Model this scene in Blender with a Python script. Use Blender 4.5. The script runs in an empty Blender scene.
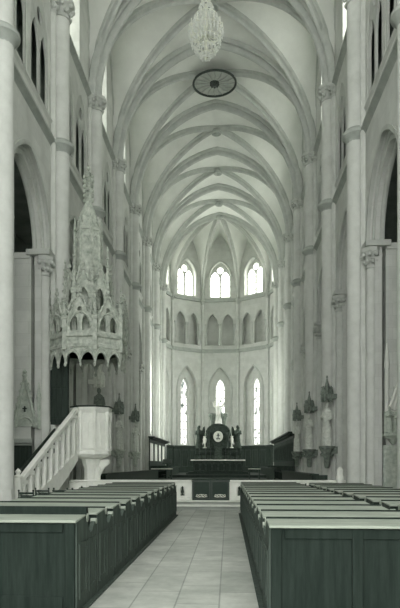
import bpy, bmesh, math, random
from mathutils import Vector, Matrix
from mathutils.geometry import tessellate_polygon
random.seed(7)
PI = math.pi
C = bpy.context.scene.collection
# ------------------------------------------------------------------ main dimensions (metres)
CAMX, CAMZ, YAW = 0.82, 1.60, 0.075
Y0, B = 22.6, 6.01                      # first pier in full view, bay length
HW = 5.68                               # half width between the wall faces
ZC, ZS, ZR = 18.83, 13.53, 25.55        # vault springing, string course, ridge
RISE = ZR - ZC
YA = Y0 + 6*B                           # apse centre
def yk(k): return Y0 + k*B

# ------------------------------------------------------------------ materials
def nodes_of(name):
    m = bpy.data.materials.new(name); m.use_nodes = True
    nt = m.node_tree
    return m, nt, nt.nodes['Principled BSDF']
def stone(name, c1, c2, scale=1.2, rough=.9, bump=.25, detail=8, joints=None):
    m, nt, b = nodes_of(name)
    N, L = nt.nodes, nt.links
    tc = N.new('ShaderNodeTexCoord')
    n1 = N.new('ShaderNodeTexNoise'); n1.inputs['Scale'].default_value = scale; n1.inputs['Detail'].default_value = detail
    n1.inputs['Roughness'].default_value = .65
    L.new(tc.outputs['Object'], n1.inputs['Vector'])
    r = N.new('ShaderNodeValToRGB')
    r.color_ramp.elements[0].position = .3; r.color_ramp.elements[0].color = (*c1, 1)
    r.color_ramp.elements[1].position = .7; r.color_ramp.elements[1].color = (*c2, 1)
    L.new(n1.outputs['Fac'], r.inputs['Fac'])
    col = r.outputs['Color']
    n2 = N.new('ShaderNodeTexNoise'); n2.inputs['Scale'].default_value = 14; n2.inputs['Detail'].default_value = 6
    L.new(tc.outputs['Object'], n2.inputs['Vector'])
    h = n2.outputs['Fac']
    if joints:
        # coursed masonry: horizontal joints by height, faint
        sx = N.new('ShaderNodeSeparateXYZ'); L.new(tc.outputs['Object'], sx.inputs[0])
        ad = N.new('ShaderNodeMath'); ad.operation = 'ADD'
        L.new(sx.outputs['X'], ad.inputs[0]); L.new(sx.outputs['Y'], ad.inputs[1])
        cb = N.new('ShaderNodeCombineXYZ'); L.new(ad.outputs[0], cb.inputs['X']); L.new(sx.outputs['Z'], cb.inputs['Y'])
        br = N.new('ShaderNodeTexBrick'); L.new(cb.outputs[0], br.inputs['Vector'])
        br.inputs['Scale'].default_value = 1.0
        br.inputs['Brick Width'].default_value = .95; br.inputs['Row Height'].default_value = .42
        br.inputs['Mortar Size'].default_value = .008; br.inputs['Mortar Smooth'].default_value = .6
        br.inputs['Color1'].default_value = (1, 1, 1, 1); br.inputs['Color2'].default_value = (.93, .93, .93, 1)
        br.inputs['Mortar'].default_value = (joints, joints, joints, 1)
        mx = N.new('ShaderNodeMix'); mx.data_type = 'RGBA'; mx.blend_type = 'MULTIPLY'; mx.inputs['Factor'].default_value = 1
        L.new(col, mx.inputs['A']); L.new(br.outputs['Color'], mx.inputs['B'])
        col = mx.outputs['Result']
    L.new(col, b.inputs['Base Color'])
    b.inputs['Roughness'].default_value = rough
    b.inputs['Specular IOR Level'].default_value = .25
    bp = N.new('ShaderNodeBump'); bp.inputs['Strength'].default_value = bump; bp.inputs['Distance'].default_value = .03
    L.new(h, bp.inputs['Height']); L.new(bp.outputs['Normal'], b.inputs['Normal'])
    return m
def wood(name, c1, c2, rough=.5, axis='Z', scale=3.0):
    m, nt, b = nodes_of(name); N, L = nt.nodes, nt.links
    tc = N.new('ShaderNodeTexCoord'); mp = N.new('ShaderNodeMapping')
    mp.inputs['Scale'].default_value = {'Z': (5, 5, .5), 'X': (.5, 6, 6)}[axis]
    L.new(tc.outputs['Object'], mp.inputs['Vector'])
    n1 = N.new('ShaderNodeTexNoise'); n1.inputs['Scale'].default_value = scale; n1.inputs['Detail'].default_value = 9
    n1.inputs['Roughness'].default_value = .7
    L.new(mp.outputs[0], n1.inputs['Vector'])
    r = N.new('ShaderNodeValToRGB')
    r.color_ramp.elements[0].position = .32; r.color_ramp.elements[0].color = (*c1, 1)
    r.color_ramp.elements[1].position = .72; r.color_ramp.elements[1].color = (*c2, 1)
    L.new(n1.outputs['Fac'], r.inputs['Fac']); L.new(r.outputs['Color'], b.inputs['Base Color'])
    b.inputs['Roughness'].default_value = rough; b.inputs['Specular IOR Level'].default_value = .12
    bp = N.new('ShaderNodeBump'); bp.inputs['Strength'].default_value = .15; bp.inputs['Distance'].default_value = .01
    L.new(n1.outputs['Fac'], bp.inputs['Height']); L.new(bp.outputs['Normal'], b.inputs['Normal'])
    return m
def plain(name, c, rough=.5, metal=0.0):
    m, nt, b = nodes_of(name); N, L = nt.nodes, nt.links
    tc = N.new('ShaderNodeTexCoord'); n1 = N.new('ShaderNodeTexNoise'); n1.inputs['Scale'].default_value = 9
    L.new(tc.outputs['Object'], n1.inputs['Vector'])
    r = N.new('ShaderNodeValToRGB')
    r.color_ramp.elements[0].color = (c[0]*.75, c[1]*.75, c[2]*.75, 1); r.color_ramp.elements[1].color = (min(1, c[0]*1.2), min(1, c[1]*1.2), min(1, c[2]*1.2), 1)
    L.new(n1.outputs['Fac'], r.inputs['Fac']); L.new(r.outputs['Color'], b.inputs['Base Color'])
    b.inputs['Roughness'].default_value = rough; b.inputs['Metallic'].default_value = metal
    return m
def floor_mat():
    m, nt, b = nodes_of('slab_floor'); N, L = nt.nodes, nt.links
    tc = N.new('ShaderNodeTexCoord')
    mp = N.new('ShaderNodeMapping'); mp.inputs['Rotation'].default_value = (0, 0, PI/2); mp.inputs['Location'].default_value = (.3, .78, 0)
    L.new(tc.outputs['Object'], mp.inputs['Vector'])
    br = N.new('ShaderNodeTexBrick'); L.new(mp.outputs[0], br.inputs['Vector'])
    br.inputs['Scale'].default_value = 1; br.inputs['Brick Width'].default_value = 1.05; br.inputs['Row Height'].default_value = .5
    br.offset = .37; br.offset_frequency = 2; br.squash = 1.4; br.squash_frequency = 3
    br.inputs['Mortar Size'].default_value = .012; br.inputs['Mortar Smooth'].default_value = .4
    br.inputs['Color1'].default_value = (.56, .58, .545, 1); br.inputs['Color2'].default_value = (.43, .455, .42, 1)
    br.inputs['Mortar'].default_value = (.30, .32, .295, 1)
    n1 = N.new('ShaderNodeTexNoise'); n1.inputs['Scale'].default_value = 1.6; n1.inputs['Detail'].default_value = 10; n1.inputs['Roughness'].default_value = .7
    L.new(tc.outputs['Object'], n1.inputs['Vector'])
    r = N.new('ShaderNodeValToRGB'); r.color_ramp.elements[0].position = .3; r.color_ramp.elements[0].color = (.6, .62, .6, 1)
    r.color_ramp.elements[1].position = .7; r.color_ramp.elements[1].color = (1.1, 1.1, 1.08, 1)
    L.new(n1.outputs['Fac'], r.inputs['Fac'])
    mx = N.new('ShaderNodeMix'); mx.data_type = 'RGBA'; mx.blend_type = 'MULTIPLY'; mx.inputs['Factor'].default_value = 1
    L.new(br.outputs['Color'], mx.inputs['A']); L.new(r.outputs['Color'], mx.inputs['B'])
    L.new(mx.outputs['Result'], b.inputs['Base Color']); b.inputs['Roughness'].default_value = .6
    return m
def glass_mat(name, strength, lo, hi, scale=(1, 1, 1), contrast=(.35, .6)):
    # daylit leaded glass: the pane itself glows with the daylight behind it
    m = bpy.data.materials.new(name); m.use_nodes = True; nt = m.node_tree; N, L = nt.nodes, nt.links
    N.clear()
    out = N.new('ShaderNodeOutputMaterial'); em = N.new('ShaderNodeEmission')
    tc = N.new('ShaderNodeTexCoord'); mp = N.new('ShaderNodeMapping'); mp.inputs['Scale'].default_value = scale
    L.new(tc.outputs['Object'], mp.inputs['Vector'])
    n1 = N.new('ShaderNodeTexNoise'); n1.inputs['Scale'].default_value = 1.5; n1.inputs['Detail'].default_value = 4
    L.new(mp.outputs[0], n1.inputs['Vector'])
    r = N.new('ShaderNodeValToRGB'); r.color_ramp.elements[0].position = contrast[0]; r.color_ramp.elements[0].color = (*lo, 1)
    r.color_ramp.elements[1].position = contrast[1]; r.color_ramp.elements[1].color = (*hi, 1)
    L.new(n1.outputs['Fac'], r.inputs['Fac']); L.new(r.outputs['Color'], em.inputs['Color'])
    em.inputs['Strength'].default_value = strength
    L.new(em.outputs[0], out.inputs['Surface'])
    return m
M = {}
M['wall'] = stone('limestone_wall', (.53, .55, .515), (.66, .68, .645), joints=.86)
M['pier'] = stone('limestone_pier', (.53, .55, .515), (.64, .66, .625), scale=2)
M['vrib'] = stone('vault_rib_stone', (.41, .435, .41), (.53, .555, .52), scale=2)  # rib colour darkened to carry the shade on the soffits
M['vault'] = stone('plastered_vault', (.68, .70, .66), (.80, .82, .78), scale=.6, bump=.1)
M['rib'] = stone('rib_stone', (.42, .44, .41), (.54, .565, .53), scale=2)
M['string'] = stone('string_stone', (.34, .37, .34), (.45, .48, .445), scale=2)
M['white'] = stone('white_stone', (.72, .745, .69), (.86, .88, .82), scale=3, bump=.15)
M['carved'] = stone('carved_stone', (.33, .385, .33), (.60, .645, .575), scale=7, bump=.6)
M['canopy'] = stone('canopy_carving', (.26, .30, .255), (.62, .655, .585), scale=6, bump=.5)
M['statue'] = stone('statue_stone', (.46, .49, .45), (.74, .77, .71), scale=8)
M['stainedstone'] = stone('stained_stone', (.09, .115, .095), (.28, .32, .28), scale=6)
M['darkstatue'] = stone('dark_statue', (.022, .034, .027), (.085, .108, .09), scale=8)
M['chapel'] = stone('chapel_stone', (.55, .575, .54), (.68, .70, .66), joints=.82)
M['shade_plaster'] = stone('shade_toned_plaster', (.15, .18, .16), (.25, .285, .255))  # darkness of the unlit passage and chapels put into the plaster colour
M['floor'] = floor_mat()
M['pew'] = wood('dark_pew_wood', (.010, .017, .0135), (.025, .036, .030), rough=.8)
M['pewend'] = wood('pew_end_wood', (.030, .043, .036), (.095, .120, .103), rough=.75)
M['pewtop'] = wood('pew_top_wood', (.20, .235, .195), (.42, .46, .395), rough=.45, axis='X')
M['stall'] = wood('stall_wood', (.020, .031, .025), (.052, .070, .058), rough=.5)
M['gold'] = plain('gilded_ornament', (.78, .80, .70), .4, 0)
M['iron'] = plain('dark_iron', (.045, .06, .05), .5, .3)
M['cloth'] = plain('dark_cloth', (.022, .04, .03), .8)
M['linen'] = plain('white_linen', (.80, .82, .74), .8)
M['crystal'] = plain('cut_crystal', (.82, .86, .80), .15, 0)
M['bossdisc'] = stone('painted_disc', (.42, .45, .42), (.56, .59, .545), scale=5)
M['g_apse_low'] = glass_mat('glass_low', 1.7, (.10, .13, .11), (1.0, 1.0, .93), (2.2, 2.2, 1.0), (.38, .50))
M['g_apse_up'] = glass_mat('glass_up', 6.0, (.72, .75, .66), (1.0, 1.0, .90), (1.5, 1.5, 1.5))
M['g_choir'] = glass_mat('glass_choir', 10.0, (.8, .84, .76), (1.0, 1.0, .95))
M['g_nave'] = glass_mat('glass_nave', 3.4, (.8, .84, .76), (1.0, 1.0, .92))
M['g_south'] = glass_mat('glass_south', 6.5, (.8, .84, .76), (1.0, 1.0, .92))
M['g_chapel'] = glass_mat('glass_chapel', .35, (.7, .74, .66), (1.0, 1.0, .92))

# ------------------------------------------------------------------ mesh helpers
class MB:
    def __init__(s): s.v = []; s.f = []
    def add(s, vs, fs):
        o = len(s.v); s.v += [Vector(v) for v in vs]; s.f += [tuple(i+o for i in f) for f in fs]; return s
    def box(s, c, d, rz=0):
        x, y, z = d[0]/2, d[1]/2, d[2]/2; ca, sa = math.cos(rz), math.sin(rz)
        vs = [(c[0]+a*x*ca-b*y*sa, c[1]+a*x*sa+b*y*ca, c[2]+e*z) for a in (-1, 1) for b in (-1, 1) for e in (-1, 1)]
        return s.add(vs, [(0, 1, 3, 2), (4, 6, 7, 5), (0, 4, 5, 1), (2, 3, 7, 6), (0, 2, 6, 4), (1, 5, 7, 3)])
    def plate(s, fr, outer, holes=(), d0=0., d1=.3):
        """a slab between depths d0 and d1 with holes; fr(s, z, d) -> world"""
        loops = [outer] + list(holes)
        flat = [p for lp in loops for p in lp]
        tris = tessellate_polygon([[Vector((p[0], p[1], 0)) for p in lp] for lp in loops])
        n = len(flat)
        vs = [fr(p[0], p[1], d0) for p in flat] + [fr(p[0], p[1], d1) for p in flat]
        fs = [tuple(t) for t in tris] + [(t[0]+n, t[2]+n, t[1]+n) for t in tris]
        o = 0
        for lp in loops:
            k = len(lp)
            for i in range(k):
                a, b = o+i, o+(i+1) % k
                fs.append((a, b, b+n, a+n))
            o += k
        return s.add(vs, fs)
    def lathe(s, prof, c=(0, 0, 0), n=16, sx=1, sy=1, rot=0, a0=0, a1=2*PI):
        full = abs(a1-a0-2*PI) < 1e-6
        cols = n if full else n+1
        vs = []; fs = []
        for r, z in prof:
            for i in range(cols):
                a = rot+a0+(a1-a0)*i/n
                vs.append((c[0]+r*math.cos(a)*sx, c[1]+r*math.sin(a)*sy, c[2]+z))
        for j in range(len(prof)-1):
            for i in range(n):
                i2 = (i+1) % cols
                fs.append((j*cols+i, j*cols+i2, (j+1)*cols+i2, (j+1)*cols+i))
        fs.append(tuple(reversed(range(cols)))); fs.append(tuple(range((len(prof)-1)*cols, len(prof)*cols)))
        return s.add(vs, fs)
    def ball(s, c, r, n=10, m=7, sx=1, sy=1, sz=1):
        prof = [(r*math.sin(PI*i/m)+1e-4, -r*math.cos(PI*i/m)*sz) for i in range(m+1)]
        return s.lathe(prof, c, n, sx, sy)
    def tube(s, pts, r, n=8, closed=False):
        pts = [Vector(p) for p in pts]; k = len(pts); vs = []; fs = []
        rs = r if isinstance(r, (list, tuple)) else [r]*k
        up = Vector((0, 0, 1)); prevx = None
        for i, p in enumerate(pts):
            a = pts[i-1] if (i > 0 or closed) else p
            b = pts[(i+1) % k] if (i < k-1 or closed) else p
            t = (b-a).normalized()
            if prevx is None:
                x = t.cross(up)
                if x.length < 1e-3: x = t.cross(Vector((1, 0, 0)))
            else: x = prevx - t*prevx.dot(t)
            x.normalize(); prevx = x; y = t.cross(x)
            for j in range(n):
                q = 2*PI*j/n; vs.append(p+(x*math.cos(q)+y*math.sin(q))*rs[i])
        m = k if closed else k-1
        for i in range(m):
            for j in range(n):
                fs.append((i*n+j, i*n+(j+1) % n, ((i+1) % k)*n+(j+1) % n, ((i+1) % k)*n+j))
        if not closed: fs.append(tuple(reversed(range(n)))); fs.append(tuple(range((k-1)*n, k*n)))
        return s.add(vs, fs)
    def sweep(s, path, prof, bn, closed=False):
        """sweep a closed 2D profile (b, n) along a planar path; bn = the plane's normal; n points to the left of travel"""
        path = [Vector(p) for p in path]; bn = Vector(bn).normalized(); k = len(path); q = len(prof); vs = []; fs = []
        for i, p in enumerate(path):
            t1 = (p-path[i-1]) if (i > 0 or closed) else None
            t2 = (path[(i+1) % k]-p) if (i < k-1 or closed) else None
            t1 = (t1 or t2).normalized(); t2 = (t2 or t1).normalized()
            t = (t1+t2).normalized(); sc = 1/max(.4, t.dot(t1)); nn = bn.cross(t)
            for b, d in prof: vs.append(p+bn*b+nn*d*sc)
        for i in range(k if closed else k-1):
            for j in range(q):
                a, b2 = i*q, ((i+1) % k)*q
                fs.append((a+j, a+(j+1) % q, b2+(j+1) % q, b2+j))
        if not closed: fs.append(tuple(range(q))); fs.append(tuple(reversed(range((k-1)*q, k*q))))
        return s.add(vs, fs)
    def build(s, name, mat, parent=None, ang=35, bevel=0):
        me = bpy.data.meshes.new(name); me.from_pydata([tuple(v) for v in s.v], [], s.f)
        bm = bmesh.new(); bm.from_mesh(me); bmesh.ops.recalc_face_normals(bm, faces=bm.faces); bm.to_mesh(me); bm.free()
        me.shade_smooth(); me.set_sharp_from_angle(angle=math.radians(ang))
        me.materials.append(mat)
        o = bpy.data.objects.new(name, me); C.objects.link(o)
        if parent is not None:
            o.parent = parent; o.matrix_parent_inverse = parent.matrix_basis.inverted()
        if bevel:
            b = o.modifiers.new('edge', 'BEVEL'); b.width = bevel; b.segments = 2; b.limit_method = 'ANGLE'
        return o
def tag(o, label, cat, group=None):
    o['label'] = label; o['category'] = cat
    if group: o['group'] = group
    return o
def struct(o): o['kind'] = 'structure'; return o
def thing(name, label, cat, loc=(0, 0, 0), group=None, rz=0):
    o = bpy.data.objects.new(name, None); C.objects.link(o); o.location = loc; o.rotation_euler = (0, 0, rz); o.empty_display_size = .2
    return tag(o, label, cat, group)
def put(mb, name, mat, root, **k):
    """build a mesh in the thing's own coordinates and hang it under it"""
    o = mb.build(name, mat, None, **k); o.parent = root; return o
def copy_thing(src, loc, label, rz=None, group=None):
    r = src.copy(); C.objects.link(r); r.location = loc
    if rz is not None: r.rotation_euler = (0, 0, rz)
    r['label'] = label
    if group: r['group'] = group
    def rec(a, b):
        for ch in list(a.children):
            if ch.name not in snap: continue
            c = ch.copy(); C.objects.link(c); c.parent = b; rec(ch, c)
    snap = {o.name for o in src.children_recursive}
    rec(src, r)
    return r

def arch(a, h, n=8, c=0, z=0):
    """pointed arch from (c-a, z) over the crown to (c+a, z)"""
    if h < a: h = a
    R = (a*a+h*h)/(2*a); cx = R-a
    th = math.atan2(h, cx)       # angle at crown seen from right-hand centre
    left = []
    for i in range(n+1):
        q = th*i/n
        left.append((-(R*math.cos(q)-cx), R*math.sin(q)))
    pts = left+[(-x, y) for x, y in reversed(left[:-1])]
    return [(c+x, z+y) for x, y in pts]
def opening(c, a, z0, z1, h, n=8):
    """closed lancet loop: sill z0, springing z1, rise h"""
    return [(c-a, z0)]+arch(a, h, n, c, z1)+[(c+a, z0)]
def circ(c, z, r, n=12): return [(c+r*math.cos(2*PI*i/n), z+r*math.sin(2*PI*i/n)) for i in range(n)]
def rect(s0, s1, z0, z1): return [(s0, z0), (s1, z0), (s1, z1), (s0, z1)]
def notch(s0, s1, z1, c, a, zs, h, n=10):
    return [(s0, 0), (c-a, 0)]+arch(a, h, n, c, zs)+[(c+a, 0), (s1, 0), (s1, z1), (s0, z1)]
def F(t):
    """pointed vault profile: t=0 at the crown, 1 at the springing"""
    a = HW; R = (a*a+RISE*RISE)/(2*a); c = R-a
    return math.sqrt(max(0, R*R-(abs(t)*a+c)**2))
def side_fr(s): return lambda y, z, d: (s*(HW+d), y, z)

# ------------------------------------------------------------------ camera
cam = bpy.data.cameras.new('camera'); co = bpy.data.objects.new('camera', cam); C.objects.link(co)
co.location = (CAMX, 0, CAMZ); co.rotation_euler = (PI/2, 0, YAW)
cam.sensor_fit = 'VERTICAL'; cam.sensor_height = 36; cam.lens = 612/608*36; cam.shift_y = (464-304)/608; cam.shift_x = (200-(228-612*math.tan(YAW)))/608
cam.clip_end = 400
bpy.context.scene.camera = co

# ------------------------------------------------------------------ floor, steps
mb = MB(); mb.box((0, 28, -.15), (24, 82, .3)); struct(mb.build('floor', M['floor']))
mb = MB(); mb.box((0, 46.0, .125), (10.9, 49.2, .045)); mb.box((0, 46.2, .267), (10.9, 48.6, .045))
struct(mb.build('floor_choir', M['white'], bevel=.015))
mb = MB(); mb.box((0, 46.0, .05), (10.8, 49.0, .10)); mb.box((0, 46.2, .19), (10.8, 48.4, .10)); struct(mb.build('trim_riser', M['string']))  # darker riser stone stands in for shade below the treads
mb = MB(); mb.box((0, 55, .40), (10.3, 20, .22)); mb.box((0, 56, .62), (9.8, 15, .22)); struct(mb.build('floor_sanctuary', M['stall']))

# ------------------------------------------------------------------ windows (glass + stone tracery)
wcount = 0
def window(fr, c, a, z0, zs, h, d, glass, two=True, bars=True, stone_m=None):
    global wcount; wcount += 1
    e = bpy.data.objects.new('window_%d' % wcount, None); C.objects.link(e); struct(e)
    mb = MB(); mb.plate(fr, opening(c, a+.03, z0-.03, zs, h+.03), (), d+.06, d+.08); mb.build('pane', M[glass], e)
    mb = MB()
    if two:
        w = a/2-.10
        holes = [opening(c-a/2+.005, w, z0+.06, zs-.05, w*1.7, 6), opening(c+a/2-.005, w, z0+.06, zs-.05, w*1.7, 6)]
        rr = a*.30
        zc = zs+h*.50+.04
        holes.append(circ(c, zc, rr))
        mb.plate(fr, opening(c, a, z0, zs, h), holes, d-.06, d+.05)
    else:
        mb.plate(fr, opening(c, a, z0, zs, h), [opening(c, a-.06, z0+.06, zs, h-.07)], d-.03, d+.05)
    mb.build('tracery', stone_m or M['pier'], e)
    if bars:
        mb = MB(); n = max(3, int((zs-z0)/.75))
        for i in range(1, n+1):
            z = z0+(zs-z0)*i/n-.1
            mb.plate(fr, rect(c-a+.02, c+a-.02, z-.03, z+.03), (), d+.02, d+.055)
        mb.build('saddle_bar', M['iron'], e)
    return e

# ------------------------------------------------------------------ nave walls
AR_A, AR_H, AR_Z = 2.20, 2.75, 9.25       # arcade arch: half span, rise, springing
arch_prof = lambda w, d: [(-w/2, 0), (-w/2, -d*.45), (-w*.28, -d*.62), (-w*.2, -d*.92), (0, -d), (w*.2, -d*.92), (w*.28, -d*.62), (w/2, -d*.45), (w/2, 0)]
def build_side(s, nm):
    fr = side_fr(s)
    mb = MB(); ch = MB(); dk = MB(); tri = MB(); trc = []; mould = []
    for k in range(-4, 6):
        y0, y1 = yk(k), yk(k+1); c = (y0+y1)/2
        # lower storey
        if k <= 3:
            mb.plate(fr, notch(y0, y1, ZS, c, AR_A, AR_Z, AR_H), (), 0, .20)
            mb.plate(fr, notch(y0, y1, ZS, c, AR_A-.24, AR_Z, AR_H-.29), (), .20, .44)
        elif k == 4:
            lc = [opening(c-1.2, .85, 4.2, 9.6, 1.6), opening(c+1.2, .85, 4.2, 9.6, 1.6)]
            mb.plate(fr, rect(y0, y1, 0, ZS), lc, 0, .8)
            for q in (-1.2, 1.2): window(fr, c+q, .85, 4.2, 9.6, 1.6, .6, 'g_choir')  # glowing windows added to this otherwise blind bay to brighten the apse
        else:
            lc = [opening(c-1.75, .55, 3.6, 10.3, 1.2), opening(c, .55, 3.6, 10.6, 1.2), opening(c+1.75, .55, 3.6, 10.3, 1.2)]
            mb.plate(fr, rect(y0, y1, 0, ZS), lc, 0, .9)
            for q in (-1.75, 0, 1.75):
                window(fr, c+q, .55, 3.6, 10.3+(.3 if q == 0 else 0), 1.2, .7, 'g_choir', two=False)
        # triforium storey: two traceried openings, passage wall behind
        ho = [opening(c+q, 1.0, 14.35, 16.5, 1.5) for q in (-1.2, 1.2)]
        mb.plate(fr, rect(y0, y1, ZS, ZC), ho, 0, .14)
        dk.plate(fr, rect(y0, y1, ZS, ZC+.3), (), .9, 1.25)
        mb.plate(fr, rect(y0, y1, ZS-.1, ZS+.55), (), .14, 1.0)       # passage floor / sill mass
        if k >= -2:
            for q in (-1.2, 1.2):
                cc = c+q; w = .40
                hl = [opening(cc-.49, w, 14.40, 15.9, .85, 6), opening(cc+.49, w, 14.40, 15.9, .85, 6), circ(cc, 17.15, .27)]
                t = MB(); t.plate(fr, opening(cc, 1.0, 14.35, 16.5, 1.5), hl, .02, .10); trc.append(t)
        # clerestory storey
        cw = opening(c, .85, 19.3, 22.7, 1.6)
        mb.plate(fr, rect(y0, y1, ZC, 26.3), [cw], 0, .95)
        window(fr, c, .85, 19.3, 22.7, 1.6, .75, 'g_south' if s > 0 else 'g_nave')
        # arcade mouldings
        if -2 <= k <= 3:
            p = [fr(y, z, .0) for y, z in arch(AR_A+.04, AR_H+.05, 12, c, AR_Z)]
            m1 = MB(); m1.sweep([Vector(q) for q in p], [(-.05, -.07), (.07, -.07), (.09, 0), (.07, .07), (-.05, .07)], (1, 0, 0)); mould.append(m1)
            p = [fr(y, z, .21) for y, z in arch(AR_A-.05, AR_H-.06, 12, c, AR_Z)]
            m2 = MB(); m2.tube(p, .08, 8); mould.append(m2)
            p = [fr(y, z, .43) for y, z in arch(AR_A-.26, AR_H-.32, 12, c, AR_Z)]
            m2 = MB(); m2.tube(p, .09, 8); mould.append(m2)
        # side chapel behind the arch
        if k <= 4:
            ow = opening(c, 1.25, 4.6, 9.0, 1.9)
            f2 = lambda y, z, d: (s*(9.8+d), y, z)
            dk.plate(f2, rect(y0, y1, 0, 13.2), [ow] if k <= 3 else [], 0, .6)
            if k <= 3: window(f2, c, 1.25, 4.6, 9.0, 1.9, .35, 'g_chapel')
        fch = lambda y, z, d: (s*(9.8+d), y, z)
    for k in range(-4, 6):                                   # cross walls between chapels
        y = yk(k)
        ch.box((s*8.3, y, 4.6), (4.1, 2.1, 9.2))
        ch.box((s*8.3, y, 9.1), (4.06, 2.24, .2))
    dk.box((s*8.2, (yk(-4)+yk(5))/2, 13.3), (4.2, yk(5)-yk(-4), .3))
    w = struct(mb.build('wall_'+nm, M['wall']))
    struct(ch.build('wall_chapel_'+nm, M['chapel'])); struct(dk.build('wall_aisle_'+nm, M['shade_plaster']))
    for m1 in mould: m1.build('arch_moulding', M['rib'], w)
    for t in trc: t.build('triforium_tracery', M['rib'], w)
tcount = 0
def string_course(path_fn, nm, y0, y1, s, z, dep, hgt, mat):
    global tcount; tcount += 1
    mb = MB()
    prof = [(0, z-hgt), (dep*.45, z-hgt*.55), (dep, z-hgt*.3), (dep, z), (0, z+hgt*.5)]
    pts = [(s*(HW-p[0]), p[1]) for p in prof]+[(s*(HW+.1), z+hgt*.5), (s*(HW+.1), z-hgt)]
    n = len(pts)
    vs = [(x, y0, zz) for x, zz in pts]+[(x, y1, zz) for x, zz in pts]
    fs = [(i, (i+1) % n, n+(i+1) % n, n+i) for i in range(n)]+[tuple(range(n)), tuple(range(n, 2*n))]
    mb.add(vs, fs)
    struct(mb.build('trim_%d' % tcount, mat))
for s, nm in ((-1, 'left'), (1, 'right')):
    build_side(s, nm)
    string_course(None, nm, yk(-4), YA, s, ZS, .17, .24, M['string'])
    string_course(None, nm, yk(-4), YA, s, ZS+.68, .07, .16, M['wall'])
    string_course(None, nm, yk(-4), YA, s, ZC, .19, .22, M['string'])

# ------------------------------------------------------------------ apse: five sides of a ten-sided choir end
RC = 6.1; AP = RC*math.cos(PI/10); FW = RC*math.sin(PI/10)
apse = MB(); apm = MB(); apt = []
def facet_fr(i):
    th = math.radians(36*i); dx, dy = math.sin(th), math.cos(th); tx, ty = math.cos(th), -math.sin(th)
    return lambda t, z, d: (dx*(AP+d)+tx*t, YA+dy*(AP+d)+ty*t, z)
for i in range(-2, 3):
    fr = facet_fr(i)
    e = FW+.35
    apse.plate(fr, rect(-FW-.02, FW+.02, 0, ZS), [opening(0, 1.15, 3.0, 9.4, 2.3)], 0, .42)
    apse.plate(fr, rect(-e, e, 0, ZS), [opening(0, .50, 3.6, 9.55, 1.1)], .42, 1.0)
    window(fr, 0, .50, 3.6, 9.55, 1.1, .80, 'g_choir' if abs(i) == 2 else 'g_apse_low', two=False)
    ho = [opening(q, .58, 14.05, 16.2, 1.15) for q in (-.80, .80)]
    apse.plate(fr, rect(-FW-.02, FW+.02, ZS, ZC), ho, 0, .28)
    apse.plate(fr, rect(-e, e, ZS, ZC+.3), (), .75, 1.15)
    apse.plate(fr, rect(-e, e, ZS-.1, ZS+.4), (), .28, .8)
    apse.plate(fr, rect(-e, e, ZC, 26.3), [opening(0, 1.10, 19.15, 21.2, 1.65)], 0, .75)
    window(fr, 0, 1.10, 19.15, 21.2, 1.65, .55, 'g_apse_up')
    p = [fr(t, z, 0) for t, z in [(-1.2, 3.0)]+arch(1.2, 2.38, 10, 0, 9.4)+[(1.2, 3.0)]]
    t = MB(); t.tube(p, .09, 6); apt.append(('window_moulding', t))
    for q in (-.80, .80):
        t = MB(); t.tube([fr(x, z, .06) for x, z in arch(.64, 1.22, 8, q, 16.2)], .07, 6); apt.append(('triforium_moulding', t))
    for q in (-1.44, -.11, .11, 1.44):
        t = MB(); x, y, z = fr(q, 14.05, .02)
        t.lathe([(.12, 0), (.12, .1), (.075, .16), (.075, 1.95), (.13, 2.15), (.14, 2.25)], (x, y, z), 8); apt.append(('triforium_colonnette', t))
    p = [fr(t, z, 0) for t, z in arch(1.2, 1.75, 10, 0, 21.2)]
    t = MB(); t.tube(p, .09, 6); apt.append(('window_moulding', t))
    for z, dep, hh in ((ZS, .18, .24), (ZC, .17, .22)):
        x0, x1 = fr(-FW-.05, z, 0), fr(FW+.05, z, 0)
        apm.plate(lambda a, b, d, fr=fr: fr(a, b, d), rect(-FW, FW, z-hh, z+.1), (), -dep, .05)
wa = struct(apse.build('wall_apse', M['wall']))
tcount += 1; struct(apm.build('trim_%d' % tcount, M['string']))
for nm, t in apt: t.build(nm, M['rib'], wa)

# ------------------------------------------------------------------ vault
mb = MB()
def severy(mb, c, m, hv, n=12, nz=14):
    """one web of a rib vault: c = boss, m = vector to the middle of the outer edge, hv = half the outer edge"""
    rows = []
    for i in range(n+1):
        p = i/n; row = []
        for j in range(nz+1):
            q = -1+2*j/nz
            x = c[0]+m[0]*p+hv[0]*p*q; y = c[1]+m[1]*p+hv[1]*p*q
            row.append((x, y, ZC+F(abs(q)*p)))
        rows.append(row)
    w = nz+1
    mb.add([v for r in rows for v in r], [(i*w+j, i*w+j+1, (i+1)*w+j+1, (i+1)*w+j) for i in range(n) for j in range(nz)])
for k in range(-4, 6):
    c = (0, (yk(k)+yk(k+1))/2); h = B/2
    severy(mb, c, (HW, 0), (0, h)); severy(mb, c, (-HW, 0), (0, h)); severy(mb, c, (0, h), (HW, 0)); severy(mb, c, (0, -h), (HW, 0))
for i in range(-2, 3):
    th = math.radians(36*i); d = (math.sin(th)*AP, math.cos(th)*AP); t = (math.cos(th)*FW, -math.sin(th)*FW)
    severy(mb, (0, YA), d, t)
ceil = struct(mb.build('ceiling', M['vault'], ang=50))
N = 16
def vault_path(p0, p1, n=N):
    """rib from springing p0 over the crown to springing p1"""
    out = []
    for i in range(2*n+1):
        t = -1+i/n
        # even spacing along the curve
        tt = math.copysign(math.sin(abs(t)*PI/2)**1.0, t)
        f = (tt+1)/2
        out.append(Vector((p0[0]+(p1[0]-p0[0])*f, p0[1]+(p1[1]-p0[1])*f, ZC+F(abs(tt)))))
    return out
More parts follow.
